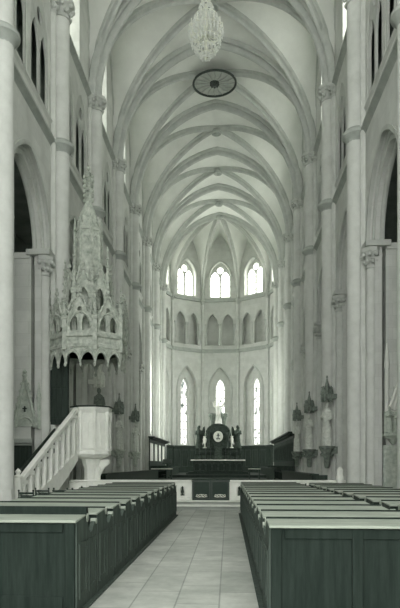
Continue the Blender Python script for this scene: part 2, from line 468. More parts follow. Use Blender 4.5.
TRANS = [(-.42, .12), (-.42, -.08), (-.39, -.16), (-.31, -.20), (-.24, -.16), (-.21, -.04), (-.165, -.04), (-.16, -.26), (-.10, -.38), (0, -.43), (.10, -.38), (.16, -.26), (.165, -.04), (.21, -.04), (.24, -.16), (.31, -.20), (.39, -.16), (.42, -.08), (.42, .12)]
DIAG = [(-.21, .1), (-.21, -.06), (-.16, -.10), (-.11, -.04), (-.09, -.20), (0, -.29), (.09, -.20), (.11, -.04), (.16, -.10), (.21, -.06), (.21, .1)]
def flip(p, bn, path):
    # make sure negative n is towards the inside (down)
    return p
for k in range(-3, 7):
    t = MB(); path = vault_path((-HW+.1, yk(k)), (HW-.1, yk(k)))
    t.sweep(path, [(b, -n) for b, n in [(b, -n) for b, n in TRANS]], (0, -1, 0)); t.build('transverse_arch', M['vrib'], ceil)
for k in range(-3, 6):
    for a in (-1, 1):
        p0, p1 = (-HW+.05, yk(k) if a < 0 else yk(k+1)), (HW-.05, yk(k+1) if a < 0 else yk(k))
        d = Vector((p1[0]-p0[0], p1[1]-p0[1], 0)).normalized()
        bn = Vector((d.y, -d.x, 0))
        t = MB(); t.sweep(vault_path(p0, p1), DIAG, bn); t.build('diagonal_rib', M['vrib'], ceil)
    for s in (-1, 1):
        t = MB(); t.tube(vault_path((s*HW, yk(k)), (s*HW, yk(k+1)), 10), .09, 6); t.build('wall_rib', M['rib'], ceil)
for i in range(-3, 3):
    th = math.radians(36*i+18)
    p0 = Vector((math.sin(th)*(RC-.05), YA+math.cos(th)*(RC-.05), 0)); p1 = Vector((0, YA, 0))
    path = []
    for j in range(N+1):
        tt = math.cos(j/N*PI/2)
        q = p1+(p0-p1)*tt; path.append(Vector((q.x, q.y, ZC+F(tt))))
    d = (p1-p0).normalized(); bn = Vector((d.y, -d.x, 0))
    t = MB(); t.sweep(path, DIAG, bn); t.build('apse_rib', M['rib'], ceil)
for k in (0, 1, 3, 4, 5, 5.5):
    y = YA if k == 5.5 else yk(k)+B/2
    t = MB(); t.lathe([(.12, .0), (.34, -.02), (.36, .06), (.30, .22), (.2, .3)], (0, y, ZR-.42), 16)
    t.lathe([(.001, -.1), (.1, -.09), (.14, 0)], (0, y, ZR-.42), 10)
    t.tube([(.30*math.cos(q*PI/8), y+.30*math.sin(q*PI/8), ZR-.43) for q in range(16)], .05, 6, closed=True)
    t.build('keystone', M['string'], ceil)

# ------------------------------------------------------------------ painted ring round the vault opening
R0 = 1.30; yc = yk(2)+B/2
ro = thing('vault_rosette', 'large dark ringed rosette with radiating spokes on the vault', 'ceiling rosette', (0, yc, ZR-.62))
t = MB(); t.lathe([(.02, .06), (R0, .06), (R0, .10), (.02, .10)], (0, 0, 0), 40); put(t, 'disc', M['bossdisc'], ro)
t = MB(); t.tube([(R0*math.cos(q*PI/24), R0*math.sin(q*PI/24), .02) for q in range(48)], .068, 8, closed=True); put(t, 'ring', M['iron'], ro)
for q in range(16):
    a = q*PI/8; t = MB()
    t.tube([(.34*math.cos(a), .34*math.sin(a), .03), (.8*math.cos(a+.08), .8*math.sin(a+.08), .0), (1.22*math.cos(a), 1.22*math.sin(a), .03)], [.02, .045, .025], 6)
    put(t, 'spoke', M['string'], ro)
t = MB(); t.lathe([(.001, -.12), (.16, -.1), (.26, -.02), (.30, .06)], (0, 0, 0), 16)
for q in range(8): t.ball((.22*math.cos(q*PI/4), .22*math.sin(q*PI/4), -.05), .08, 6, 5)
put(t, 'keystone', M['iron'], ro)

# ------------------------------------------------------------------ piers
SIDE = {-1: 'left', 1: 'right'}
ORD = ['first', 'second', 'third', 'fourth', 'fifth', 'sixth', 'seventh', 'eighth', 'ninth', 'tenth', 'eleventh', 'twelfth', 'thirteenth', 'fourteenth']
def leafy_cap(t, c, r0, r1, h, n=8, leaves=8):
    t.lathe([(r0, 0), (r0*1.18, .03), (r0*1.18, .07), (r0*1.02, .09), (r0*1.08, h*.45), (r1*.9, h*.72), (r1*.95, h*.78), (r1*1.02, h*.8), (r1*1.06, h*.9), (r1*1.06, h)], c, n, rot=PI/n)
    for j in range(leaves):
        a = 2*PI*j/leaves
        for zz, rr in ((h*.36, r0*1.22), (h*.66, r1*.92)):
            b = a+(PI/leaves if zz > h*.5 else 0)
            t.ball((c[0]+rr*math.cos(b), c[1]+rr*math.sin(b), c[2]+zz), h*.13, 6, 5)
def make_pier(k, s, label):
    y = yk(k); p = thing('clustered_pier', label, 'pier', (s*(HW-(.04 if (k == -1 and s > 0) else .22)), y, 0), 'nave piers of the %s wall' % SIDE[s])
    t = MB(); t.lathe([(.34, .9), (.34, ZC-.6)], (0, 0, 0), 20); put(t, 'vault_shaft', M['pier'], p)
    for q in (-1, 1):
        t = MB(); t.lathe([(.12, .9), (.12, ZC-.6)], (s*.16, q*.42, 0), 10); put(t, 'slender_shaft', M['pier'], p)
    t = MB(); t.lathe([(.44, 0), (.44, .2), (.40, .25), (.40, .5), (.37, .6), (.38, .64), (.34, .92)], (0, 0, 0), 8, rot=PI/8)
    t.box((s*.20, 0, .25), (.5, 1.15, .5)); put(t, 'plinth', M['pier'], p, bevel=.02)
    t = MB(); t.lathe([(.34, -.34), (.40, -.2), (.52, -.1), (.52, .0), (.36, .16)], (0, 0, ZS), 16); put(t, 'shaft_ring', M['string'], p)
    t = MB(); leafy_cap(t, (0, 0, ZC-.62), .34, .52, .66)
    for q in (-1, 1): leafy_cap(t, (s*.14, q*.42, ZC-.62), .12, .22, .6, 8, 5)
    put(t, 'vault_capital', M['rib'], p)
    if k <= 3:
        sides = (-1, 1)
    elif k == 4: sides = (-1,)
    else: sides = ()
    for q in sides:
        yy = q*(B/2-AR_A+.02)
        t = MB(); t.lathe([(.30, 0), (.30, .5), (.24, .56), (.26, .62), (.17, .75), (.17, AR_Z-.85)], (s*(.22+.12), yy, 0), 12); put(t, 'respond_shaft', M['pier'], p)
        t = MB(); leafy_cap(t, (s*(.22+.12), yy, AR_Z-.88), .17, .34, .72, 8, 8)
        t.box((s*(.22+.28), yy, AR_Z-.06), (.86, .78, .20)); put(t, 'respond_capital', M['rib'], p, bevel=.02)
    return p
WHERE = {-1: 'plain shaft at the picture edge', 0: '', 1: '', 2: ''}
def pier_label(k, s):
    sd = SIDE[s]
    if s < 0:
        return {-1: 'tall pale stone pier at the left edge, before the pulpit stairs', 0: 'tall pale stone pier behind the carved pulpit canopy',
                1: 'tall stone pier just beyond the pulpit, first with a statue on the left'}.get(k, '%s tall stone pier beyond the pulpit along the left wall' % ORD[k-1])
    return {-1: 'tall stone pier cut off by the right edge, nearest on the right', 0: 'broad pale stone pier with leafy capitals at the right end of the rail',
            1: 'tall stone pier beyond the rail, first with a statue on the right'}.get(k, '%s tall stone pier beyond the rail along the right wall' % ORD[k-1])
for s in (-1, 1):
    for k in range(-1, 7):
        make_pier(k, s, pier_label(k, s))
AL = ['outer left', 'inner left', 'inner right', 'outer right']
for j, i in enumerate((-2, -1, 0, 1)):
    th = math.radians(36*i+18); x, y = math.sin(th)*(RC-.12), YA+math.cos(th)*(RC-.12)
    lab = ['slender wall shaft of the apse, left of the left lancet window', 'slender wall shaft between the left and central apse windows',
           'slender wall shaft between the central and right apse windows', 'slender wall shaft of the apse, right of the right lancet window'][j]
    p = thing('apse_shaft', lab, 'wall shaft', (x, y, 0), 'wall shafts of the apse')
    t = MB(); t.lathe([(.30, 0), (.30, .8), (.14, .95), (.14, ZC-.5)], n=12); put(t, 'shaft', M['pier'], p)
    t = MB(); t.lathe([(.14, -.3), (.26, -.1), (.26, 0), (.15, .12)], (0, 0, ZS), 12); put(t, 'shaft_ring', M['string'], p)
    t = MB(); leafy_cap(t, (0, 0, ZC-.5), .14, .27, .52); put(t, 'capital', M['rib'], p)

# ------------------------------------------------------------------ statues on the piers
def figure(mb, h, lean=0, arms='chest', c=(0, 0, 0), kneel=False, fx=1.0):
    """a robed standing figure facing -Y, one skin after remeshing"""
    X, Y, Z = c
    if not kneel:
        mb.lathe([(.02, 0), (.155*h*.9, .0), (.150*h*.9, .04*h), (.115*h, .22*h), (.105*h, .42*h), (.10*h, .58*h), (.118*h, .70*h), (.125*h, .79*h), (.09*h, .835*h), (.04*h, .86*h), (.036*h, .885*h)], (X, Y, Z), 18, sx=1.0, sy=.72)
        for j in range(7):
            a = PI+PI*j/6; mb.tube([(X+.115*h*math.cos(a), Y+.083*h*math.sin(a), Z+.45*h), (X+.14*h*math.cos(a), Y+.10*h*math.sin(a), Z+.02*h)], .016*h, 5)
        hz = Z+.93*h
    else:
        mb.lathe([(.02, 0), (.19*h, 0), (.18*h, .1*h), (.13*h, .3*h), (.115*h, .5*h), (.13*h, .66*h), (.09*h, .76*h), (.045*h, .8*h)], (X, Y, Z), 16, sx=.8, sy=1)
        hz = Z+.88*h
    mb.ball((X, Y-.01*h, hz), .058*h, 12, 9, .9, 1.0, 1.2)
    mb.ball((X, Y-.066*h, hz-.005*h), .012*h, 6, 5)                       # nose
    mb.ball((X, Y+.012*h, hz+.014*h), .062*h, 12, 9, .95, 1.0, 1.15)      # hair
    sh = hz-.135*h
    for q in (-1, 1):
        if arms == 'chest':
            pts = [(X+q*.115*h, Y, sh), (X+q*.15*h, Y-.02*h, sh-.15*h), (X+q*.05*h, Y-.12*h, sh-.13*h), (X+q*.01*h, Y-.13*h, sh-.07*h)]
        elif arms == 'hold':
            pts = [(X+q*.115*h, Y, sh), (X+q*.16*h, Y-.02*h, sh-.17*h), (X+q*.10*h, Y-.13*h, sh-.17*h-(.06*h if q > 0 else -.05*h))]
        elif arms == 'raise':
            pts = [(X+q*.115*h, Y, sh), (X+q*.21*h, Y-.03*h, sh+.02*h), (X+q*.24*h, Y-.05*h, sh+.2*h)]
        mb.tube(pts, [.045*h]+[.036*h]*(len(pts)-2)+[.026*h], 8)
        mb.ball(pts[-1], .03*h, 7, 5)
    return mb
def remesh(o, v):
    m = o.modifiers.new('skin', 'REMESH'); m.mode = 'VOXEL'; m.voxel_size = v; m.use_smooth_shade = True
    sm = o.modifiers.new('smooth', 'SMOOTH'); sm.iterations = 2; sm.factor = .4
    return o
def statue_canopy(t, n=6, r=.27):
    t.lathe([(r, 0), (r, .28), (r*.96, .3), (r*1.08, .34), (r*1.08, .40), (r*.75, .46), (r*.45, .75), (r*.2, 1.0), (r*.1, 1.15), (r*.22, 1.2), (.02, 1.3)], (0, 0, 0), n)
    for j in range(n):
        a = 2*PI*j/n; x, y = r*math.cos(a), r*math.sin(a)
        t.lathe([(.06, -.14), (.07, 0), (.07, .4), (.02, .6), (.05, .62), (.01, .68)], (x, y, 0), 6)
        am = a+PI/n; x, y = r*.9*math.cos(am), r*.9*math.sin(am)
        t.lathe([(.14, .26), (.11, .45), (.02, .72)], (x, y, 0), 4)
for k in (1, 2, 3):
    for s in (-1, 1):
        x, y = s*5.24, yk(k)-.80; zb = 2.4
        if s < 0 and k == 1: x, zb = -5.10, 3.15
        sd = SIDE[s]; o_ = ORD[k-1]; ref = 'beyond the pulpit' if s < 0 else 'beyond the communion rail'
        t = MB(); t.lathe([(.08, -1.1), (.13, -1.05), (.17, -.8), (.16, -.62), (.28, -.35), (.40, -.12), (.44, -.1), (.44, 0), (.02, 0)], n=8, rot=PI/8)
        for j in range(8): t.ball((.27*math.cos(j*PI/4), .27*math.sin(j*PI/4), -.42), .09, 6, 5)
        t.box((s*.3, 0, -.2), (.6, .34, .36))
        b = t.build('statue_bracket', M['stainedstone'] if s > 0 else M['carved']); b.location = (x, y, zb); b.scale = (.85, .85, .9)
        tag(b, 'carved corbel under the %s pier statue %s' % (o_, ref), 'corbel', 'statue corbels of the %s wall' % sd)
        t = figure(MB(), 1.95 if k == 1 else 1.9, arms='hold' if k != 2 else 'chest')
        for v in t.v: v.x *= .85; v.y *= .85
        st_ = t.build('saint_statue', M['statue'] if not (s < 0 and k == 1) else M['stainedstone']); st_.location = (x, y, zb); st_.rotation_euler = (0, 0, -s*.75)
        remesh(st_, .035)
        tag(st_, '%s robed statue on the %s pier %s' % ('dark' if (s < 0 and k == 1) else 'pale stone', o_, ref), 'statue', 'pier statues of the %s wall' % sd)
        t = MB(); statue_canopy(t); t.box((s*.3, 0, .15), (.6, .3, .26))
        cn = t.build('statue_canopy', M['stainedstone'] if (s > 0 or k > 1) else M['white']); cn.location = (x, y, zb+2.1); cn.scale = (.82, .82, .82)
        tag(cn, 'pinnacled canopy over the %s pier statue %s' % (o_, ref), 'statue canopy', 'statue canopies of the %s wall' % sd)

# ------------------------------------------------------------------ chapel ornaments seen through the first arches
def gable_niche(mb, w, h, pin=True):
    """facing -Y: steep crocketed gable over a pointed blind arch"""
    for q in (-1, 1):
        mb.tube([(q*w, -.06, 0), (0, -.06, h)], .06, 6)
        for j in range(1, 7): mb.ball((q*w*(1-j/7)+q*.06, -.08, h*j/7+.03), .05, 6, 5)
        if pin:
            mb.lathe([(.07, -.1), (.07, h*.55), (.10, h*.57), (.02, h*.9)], (q*(w+.1), -.08, 0), 6)
    mb.tube([(x, -.05, z) for x, z in arch(w*.8, w*.9, 8, 0, -.05)], .045, 6)
    mb.lathe([(.03, 0), (.11, .08), (.04, .14), (.09, .2), (.01, .3)], (0, -.06, h), 6)
    mb.plate(lambda a, z, d: (a, d, z), [(-w, 0), (w, 0), (0, h)], (), -.03, .04)
def small_cross(mb, z):
    mb.box((0, -.07, z), (.045, .06, .2)); mb.box((0, -.07, z+.02), (.15, .06, .045))
g = thing('gable_niche', 'carved stone gable niche on the chapel wall behind the pulpit stairs', 'niche', (-6.45, yk(0)-1.07, 2.95), 'gable niches')
t = MB(); gable_niche(t, .42, 1.75); put(t, 'gable', M['carved'], g)
t = MB(); small_cross(t, .62); put(t, 'cross', M['iron'], g)
g = thing('gable_niche', 'pale gabled tomb niche in the chapel at the right edge', 'niche', (7.20, yk(0)-1.07, 3.5), 'gable niches')
t = MB(); gable_niche(t, .85, 2.5); put(t, 'gable', M['white'], g)
g = thing('chapel_panelling', 'dark wooden panelling with cornice behind the pulpit stairs', 'panelling', (-7.65, yk(0)-1.14, 0))
t = MB()
for j in range(4): t.box((-1.05+j*.7, -.02, 1.15), (.56, .06, 2.1))
t.box((0, .03, 1.2), (2.9, .08, 2.3)); put(t, 'panel', M['stall'], g, bevel=.01)
t = MB(); t.box((0, -.03, 2.42), (3.0, .24, .16)); t.box((0, -.01, 2.3), (2.95, .16, .08)); put(t, 'cornice', M['string'], g, bevel=.02)
g = thing('chapel_relief', 'carved relief group on a shelf at the right chapel wall', 'relief', (6.48, yk(0)-1.08, 2.72))
t = MB(); t.box((0, -.1, -.12), (.72, .36, .10)); t.box((0, -.06, -.21), (.6, .24, .1)); t.lathe([(.05, -.45), (.2, -.26)], (0, 0, 0), 8); put(t, 'shelf', M['carved'], g, bevel=.015)
t = MB()
figure(t, .92, c=(-.16, -.1, -.07)); figure(t, .8, c=(.15, -.12, -.07), arms='hold')
t.box((0, 0, .3), (.62, .06, .75)); r_ = put(t, 'carving', M['carved'], g); remesh(r_, .022)
g = thing('chapel_panelling', 'dark stained panelling below the relief at the right edge', 'panelling', (7.43, yk(0)-1.14, 0))
t = MB(); t.box((0, .03, 1.15), (2.6, .08, 2.2)); 
for j in range(4): t.box((-.95+j*.63, -.02, 1.1), (.5, .06, 2.0))
put(t, 'panel', M['carved'], g, bevel=.01)

# ------------------------------------------------------------------ pulpit
PX, PY, PZ0, PZ1 = -4.22, 22.35, 1.95, 3.66
pu = thing('stone_pulpit', 'white stone pulpit on a pillar with stairs at the left pier', 'pulpit', (PX, PY, 0))
def octo(r, rot=PI/8): return [(r*math.cos(rot+i*PI/4), r*math.sin(rot+i*PI/4)) for i in range(8)]
RP = .70
t = MB(); t.lathe([(RP*.55, -.16), (RP*.9, -.10), (RP*1.0, -.04), (RP*1.06, 0), (RP*1.06, .1), (RP, .14), (RP, .18), (RP*.96, .2), (RP*.96, 1.5), (RP*1.02, 1.53), (RP*1.06, 1.6), (RP*1.10, 1.66), (RP*1.10, 1.71), (RP*.85, 1.71), (RP*.85, .3)], (0, 0, PZ0), 8, rot=PI/8)
put(t, 'drum', M['white'], pu, ang=20)
fa = RP*.96*math.cos(PI/8)
for i in range(8):
    a = i*PI/4; dx, dy = math.cos(a), math.sin(a); hwf = RP*.96*math.sin(PI/8)
    fr = lambda q, z, d, dx=dx, dy=dy: (dx*(fa+d)-dy*q, dy*(fa+d)+dx*q, z)
    t = MB(); w = hwf*.82
    holes = [opening(-w*.52, w*.36, PZ0+.32, PZ0+1.05, .22, 5), opening(w*.52, w*.36, PZ0+.32, PZ0+1.05, .22, 5)]
    t.plate(fr, rect(-w, w, PZ0+.22, PZ0+1.46), holes, 0, .035); put(t, 'panel', M['white'], pu)
    x, y = RP*.99*math.cos(a+PI/8), RP*.99*math.sin(a+PI/8)
    t = MB(); t.lathe([(.07, .14), (.07, .3), (.045, .34), (.045, 1.2), (.08, 1.32), (.09, 1.5), (.06, 1.56)], (x, y, PZ0), 8); put(t, 'colonnette', M['white'], pu)
t = MB(); t.lathe([(.80, 1.71), (.80, 1.76), (.56, 1.76), (.56, 1.71)], (0, 0, PZ0), 8, rot=PI/8); put(t, 'book_rail', M['stall'], pu)
t = MB(); t.lathe([(.38, 0), (.38, .25), (.31, .32), (.27, .4), (.26, 1.45), (.31, 1.55), (.38, 1.8)], n=8, rot=PI/8); t.lathe([(.10, .3), (.10, 1.5)], (.26, -.1, 0), 8)
put(t, 'pillar', M['white'], pu)
t = MB()
p = []
for i in range(9):
    a = i/8*PI/2; p.append((.62-.42*math.sin(a)*1.0, 1.70-.95*(1-math.cos(a))*1.0))
prof = [(.62, 1.78), (.2, 1.78)]+[(.2, 1.78-.0)]
t.plate(lambda q, z, d: (q, d, z), [(.16, .75), (.24, .95), (.34, 1.2), (.48, 1.45), (.68, 1.62), (.68, 1.76), (.16, 1.76)], (), -.09, .09); put(t, 'bracket', M['white'], pu)
# stairs
S0 = Vector((-5.32-PX, 17.5-PY, 0)); S1 = Vector((-4.72-PX, 21.85-PY, 0)); dv = (S1-S0); SL = dv.length; du = dv/SL; dn = Vector((du.y, -du.x, 0))   # dn to the nave side (+x)
zf = lambda f: .10+(PZ0-.10)*f
def sp(f, off, z): 
    v = S0+dv*f+dn*off; return (v.x, v.y, z)
t = MB()
NS = 11
for i in range(NS):
    f0, f1 = i/NS, (i+1)/NS; z = zf(f1)
    t.add([sp(f0, .04, z-.30), sp(f1, .04, z-.30), sp(f1, -.72, z-.30), sp(f0, -.72, z-.30), sp(f0, .04, z), sp(f1, .04, z), sp(f1, -.72, z), sp(f0, -.72, z)],
          [(0, 3, 2, 1), (4, 5, 6, 7), (0, 1, 5, 4), (1, 2, 6, 5), (2, 3, 7, 6), (3, 0, 4, 7)])
put(t, 'stair_flight', M['white'], pu)
for off, nm in ((.06, 'stringer'), (-.78, 'stringer')):
    near = off > 0
    fr = lambda f, z, d, off=off: sp(f, off+d, z)
    lo = [(0, 0.0), (.12, 0.0)]+[(.12+.88*q/10, max(0, (zf(1)-.22)*(q/10)**1.45)) for q in range(1, 11)]
    hi = [(1, zf(1)+.10), (0, zf(0)+.16)]
    t = MB(); t.plate(fr, lo+hi, (), -.06, .06); put(t, nm, M['white'], pu)
    if not near:
        t = MB(); t.plate(fr, [(0, zf(0)+.14), (1, zf(1)+.10), (1, zf(1)+.95), (0, zf(0)+.42)], (), -.03, .03); put(t, 'gap_shade_panel', M['stall'], pu); continue  # dark panel added so the baluster gaps look shaded
    t = MB()
    rail = [(0, zf(0)+.90), (1, zf(1)+1.55), (1, zf(1)+1.72), (0, zf(0)+1.07)]
    t.plate(fr, rail, (), -.09, .09); put(t, 'handrail', M['white'], pu, bevel=.02)
    nb = 9
    for i in range(nb):
        f = (i+.5)/nb; zb = zf(f)+.10; zt = zf(f)+.92+.65*f
        x, y, _ = sp(f, off, 0); t = MB(); hh = zt-zb
        t.box((x, y, zb+hh/2), (.12, .13, hh), rz=math.atan2(du.y, du.x)+PI/2)
        t.box((x, y, zt-.10), (.14, .34, .12), rz=math.atan2(du.y, du.x)-PI/2+PI)
        put(t, 'baluster', M['white'], pu)
x, y, _ = sp(-.02, .06, 0); t = MB(); t.box((x, y, .6), (.2, .2, 1.2)); t.lathe([(.12, 1.2), (.15, 1.24), (.05, 1.3), (.1, 1.38), (.01, 1.48)], (x, y, 0), 8); put(t, 'newel_post', M['white'], pu)
# dark backboard on the pier between pulpit and canopy
BX = -5.36-PX
t = MB(); t.box((BX, -.26, 4.4), (.72, .07, 2.7))
for q in (-.3, -.1, .1, .3): t.box((BX+q, -.31, 4.4), (.05, .06, 2.5))
for z in (3.3, 4.4, 5.5): t.box((BX, -.31, z), (.7, .05, .08))
put(t, 'backboard', M['stall'], pu, bevel=.01)

# canopy above the pulpit
KX, KY = -4.36, 22.45
ca = thing('pulpit_canopy', 'towering carved gothic sounding board with crocketed spire above the pulpit', 'pulpit canopy', (KX, KY, -.75)); ca.scale = (1, 1, 1.07)
RK = 1.42
t = MB(); t.lathe([(RK, 6.02), (RK*1.03, 6.05), (RK*1.03, 6.14), (RK, 6.18), (RK, 6.36), (RK*1.05, 6.40), (RK*1.05, 6.5), (RK*.9, 6.52), (RK*.9, 6.02)], n=8, rot=PI/8)
t.lathe([(.02, 6.44), (RK*.95, 6.44), (RK*.95, 6.52), (.02, 6.52)], n=8, rot=PI/8); put(t, 'cornice', M['canopy'], ca, ang=20)
def crocket_line(t, p0, p1, n, r):
    for j in range(n):
        f = (j+.5)/n; t.ball(tuple(p0[q]+(p1[q]-p0[q])*f for q in range(3)), r, 6, 4)
def pinnacle(t, x, y, z0, z1, r):
    h = z1-z0
    t.lathe([(r, 0), (r, h*.45), (r*1.35, h*.46), (r*1.35, h*.5), (r*.8, h*.52), (r*.12, h*.93), (r*.5, h*.95), (.005, h)], (x, y, z0), 4, rot=PI/4)
    for q in range(4):
        a = q*PI/2+PI/4
        crocket_line(t, (x+r*.9*math.cos(a), y+r*.9*math.sin(a), z0+h*.55), (x+r*.2*math.cos(a), y+r*.2*math.sin(a), z0+h*.9), 4, r*.34)
for i in range(8):
    a = i*PI/4; dx, dy = math.cos(a), math.sin(a); ap = RK*math.cos(PI/8); hf = RK*math.sin(PI/8)
    fr = lambda q, z, d, dx=dx, dy=dy, ap=ap: (dx*(ap+d)-dy*q, dy*(ap+d)+dx*q, z)
    # hanging cusped valance
    lo = []
    for j in range(13):
        q = -hf+2*hf*j/12
        lo.append((q, 5.62+.26*abs(math.sin(PI*j/6))+(.20*(j/6-1)**2 if 0 else 0)-(.12 if j in (0, 6, 12) else 0)))
    t = MB(); t.plate(fr, lo+[(hf, 6.04), (-hf, 6.04)], (), -.10, 0)
    for q in (-hf*.5, hf*.5): t.tube([fr(x, z, .0) for x, z in arch(hf*.42, .3, 5, q, 5.72)], .03, 5)
    for q in (-hf, 0): t.ball(fr(q, 5.47, -.05), .055, 6, 5, 1, 1, 1.4)
    put(t, 'valance', M['canopy'], ca)
    # traceried gable of the first tier
    t = MB(); g0, g1 = 6.5, 7.75
    t.plate(fr, [(-hf, g0), (hf, g0), (hf, g0+.35), (0, g1), (-hf, g0+.35)], [opening(-hf*.4, hf*.26, g0+.08, g0+.36, .25, 4), opening(hf*.4, hf*.26, g0+.08, g0+.36, .25, 4), circ(0, g0+.78, .1, 8)], -.08, 0)
    for q in (-1, 1):
        t.tube([fr(q*hf, g0+.32, .02), fr(0, g1+.04, .02)], .035, 5); crocket_line(t, fr(q*hf, g0+.40, .03), fr(0, g1+.05, .03), 5, .055)
    t.ball(fr(0, g1+.14, 0), .08, 6, 5); t.ball(fr(0, g1+.28, 0), .05, 6, 5)
    t.tube([fr(x, z, .03) for x, z in arch(hf*.72, .5, 6, 0, g0+.2)], .035, 5)
    put(t, 'gable', M['canopy'], ca)
    x, y = RK*1.0*math.cos(a+PI/8), RK*1.0*math.sin(a+PI/8)
    t = MB(); pinnacle(t, x, y, 5.95, 8.15, .10); put(t, 'outer_pinnacle', M['canopy'], ca)
    # second tier
    R2 = .86; x, y = R2*math.cos(a+PI/8), R2*math.sin(a+PI/8)
    t = MB(); pinnacle(t, x, y, 6.5, 9.65 if i % 2 else 9.25, .115); put(t, 'inner_pinnacle', M['canopy'], ca)
    t = MB(); t.tube([(x, y, 8.2), (x*.80, y*.80, 8.55), (x*.62, y*.62, 8.95)], .05, 5); t.tube([(RK*math.cos(a+PI/8)*.98, RK*math.sin(a+PI/8)*.98, 7.1), (x*1.2, y*1.2, 7.6), (x, y, 7.9)], .045, 5)
    put(t, 'flying_buttress', M['canopy'], ca)
    ap2 = R2*math.cos(PI/8); h2 = R2*math.sin(PI/8)
    fr2 = lambda q, z, d, dx=dx, dy=dy: (dx*(ap2+d)-dy*q, dy*(ap2+d)+dx*q, z)
    t = MB(); t.plate(fr2, [(-h2, 6.5), (h2, 6.5), (h2, 8.05), (0, 8.75), (-h2, 8.05)], [opening(0, h2*.55, 7.3, 7.8, .35, 5)], -.06, 0)
    for q in (-1, 1):
        t.tube([fr2(q*h2, 8.03, .02), fr2(0, 8.8, .02)], .03, 5); crocket_line(t, fr2(q*h2, 8.1, .03), fr2(0, 8.83, .03), 4, .05)
    t.ball(fr2(0, 8.92, 0), .07, 6, 5)
    put(t, 'tier_gable', M['canopy'], ca)
t = MB(); t.lathe([(.50, 6.5), (.50, 10.2), (.54, 10.22), (.54, 10.3), (.42, 10.36), (.30, 10.9), (.16, 11.2), (.13, 11.25), (.10, 12.2), (.04, 12.3)], n=8, rot=PI/8)
for i in range(8):
    a = i*PI/4+PI/8; x, y = .50*math.cos(a), .50*math.sin(a)
    crocket_line(t, (x, y, 8.7), (x, y, 10.1), 7, .05)
    t.lathe([(.05, 8.0), (.05, 10.3), (.01, 10.75)], (x, y, 0), 5)
    crocket_line(t, (.42*math.cos(a), .42*math.sin(a), 10.45), (.14*math.cos(a), .14*math.sin(a), 11.15), 4, .05)
    am = i*PI/4; t.tube([(.48*math.cos(am)-q*math.sin(am), .48*math.sin(am)+q*math.cos(am), z) for q, z in arch(.15, .3, 5, 0, 9.7)], .025, 5)
put(t, 'spire', M['canopy'], ca)
t = MB()
for j in range(6):
    z = 11.35+j*.17
    for q in range(4): t.ball((.14*math.cos(q*PI/2), .14*math.sin(q*PI/2), z), .075, 6, 4)
t.lathe([(.03, 12.2), (.11, 12.3), (.03, 12.38), (.08, 12.46), (.005, 12.6)], n=8); put(t, 'finial', M['canopy'], ca)

# ------------------------------------------------------------------ chandelier
hx, hy = -.1, yk(0)+B/2
cd = thing('crystal_chandelier', 'large crystal chandelier hanging from the vault near the top', 'chandelier', (hx, hy, -.25))
t = MB(); t.tube([(0, 0, 21.0), (0, 0, ZR-.2)], .02, 6); put(t, 'chain', M['iron'], cd)
t = MB(); t.lathe([(.03, 18.75), (.10, 18.85), (.04, 18.95), (.09, 19.3), (.05, 19.8), (.10, 20.2), (.04, 20.6), (.07, 20.9), (.02, 21.1)], n=12); put(t, 'stem', M['gold'], cd)
def hoop(z, r, n, mat='gold', rt=.018, drops=.06):
    t = MB(); t.tube([(r*math.cos(q*PI/16), r*math.sin(q*PI/16), z) for q in range(32)], rt, 6, closed=True); put(t, 'hoop', M[mat], cd)
    for q in range(n):
        a = 2*PI*q/n
        if not DROP:
            t = MB(); t.ball((0, 0, -.06), .042, 6, 4, 1, 1, 1.7); t.ball((0, 0, -.18), .034, 6, 4, 1, 1, 1.9); t.tube([(0, 0, 0), (0, 0, -.24)], .012, 5); DROP.append(put(t, 'crystal_drop', M['crystal'], cd)); o = DROP[0]
        else: o = DROP[0].copy(); C.objects.link(o); o.parent = cd
        o.location = (r*math.cos(a), r*math.sin(a), z)
DROP = []
for z, r, n in ((19.0, .2, 8), (19.25, .42, 14), (19.55, .60, 20), (19.95, .70, 24), (20.55, .48, 16), (21.0, .28, 10), (21.3, .16, 8)): hoop(z, r, n)
t = MB()
for q in range(14):                          # strings of beads from crown to the main ring and down to the tail
    a = 2*PI*q/14
    for j in range(15):
        f = j/14; r = .16+.56*(f**1.5); z = 21.3-1.35*f
        t.ball((r*math.cos(a), r*math.sin(a), z), .028, 5, 4)
    for j in range(11):
        f = j/10; r = .70*(1-f**1.6)+.04; z = 19.9-1.2*f
        t.ball((r*math.cos(a+.1), r*math.sin(a+.1), z), .03, 5, 4)
put(t, 'bead_strings', M['crystal'], cd)['kind'] = 'stuff'
for q in range(12):
    a = 2*PI*q/12; ca_, sa_ = math.cos(a), math.sin(a)
    t = MB(); t.tube([(.06*ca_, .06*sa_, 19.75), (.35*ca_, .35*sa_, 19.6), (.62*ca_, .62*sa_, 19.75), (.68*ca_, .68*sa_, 20.0)], .022, 6); ar = put(t, 'arm', M['gold'], cd)
    t = MB(); t.lathe([(.03, 0), (.07, .03), (.07, .05), (.03, .07), (.025, .28), (.005, .3)], (.68*ca_, .68*sa_, 20.0), 8); o = t.build('candle', M['linen']); o.parent = ar

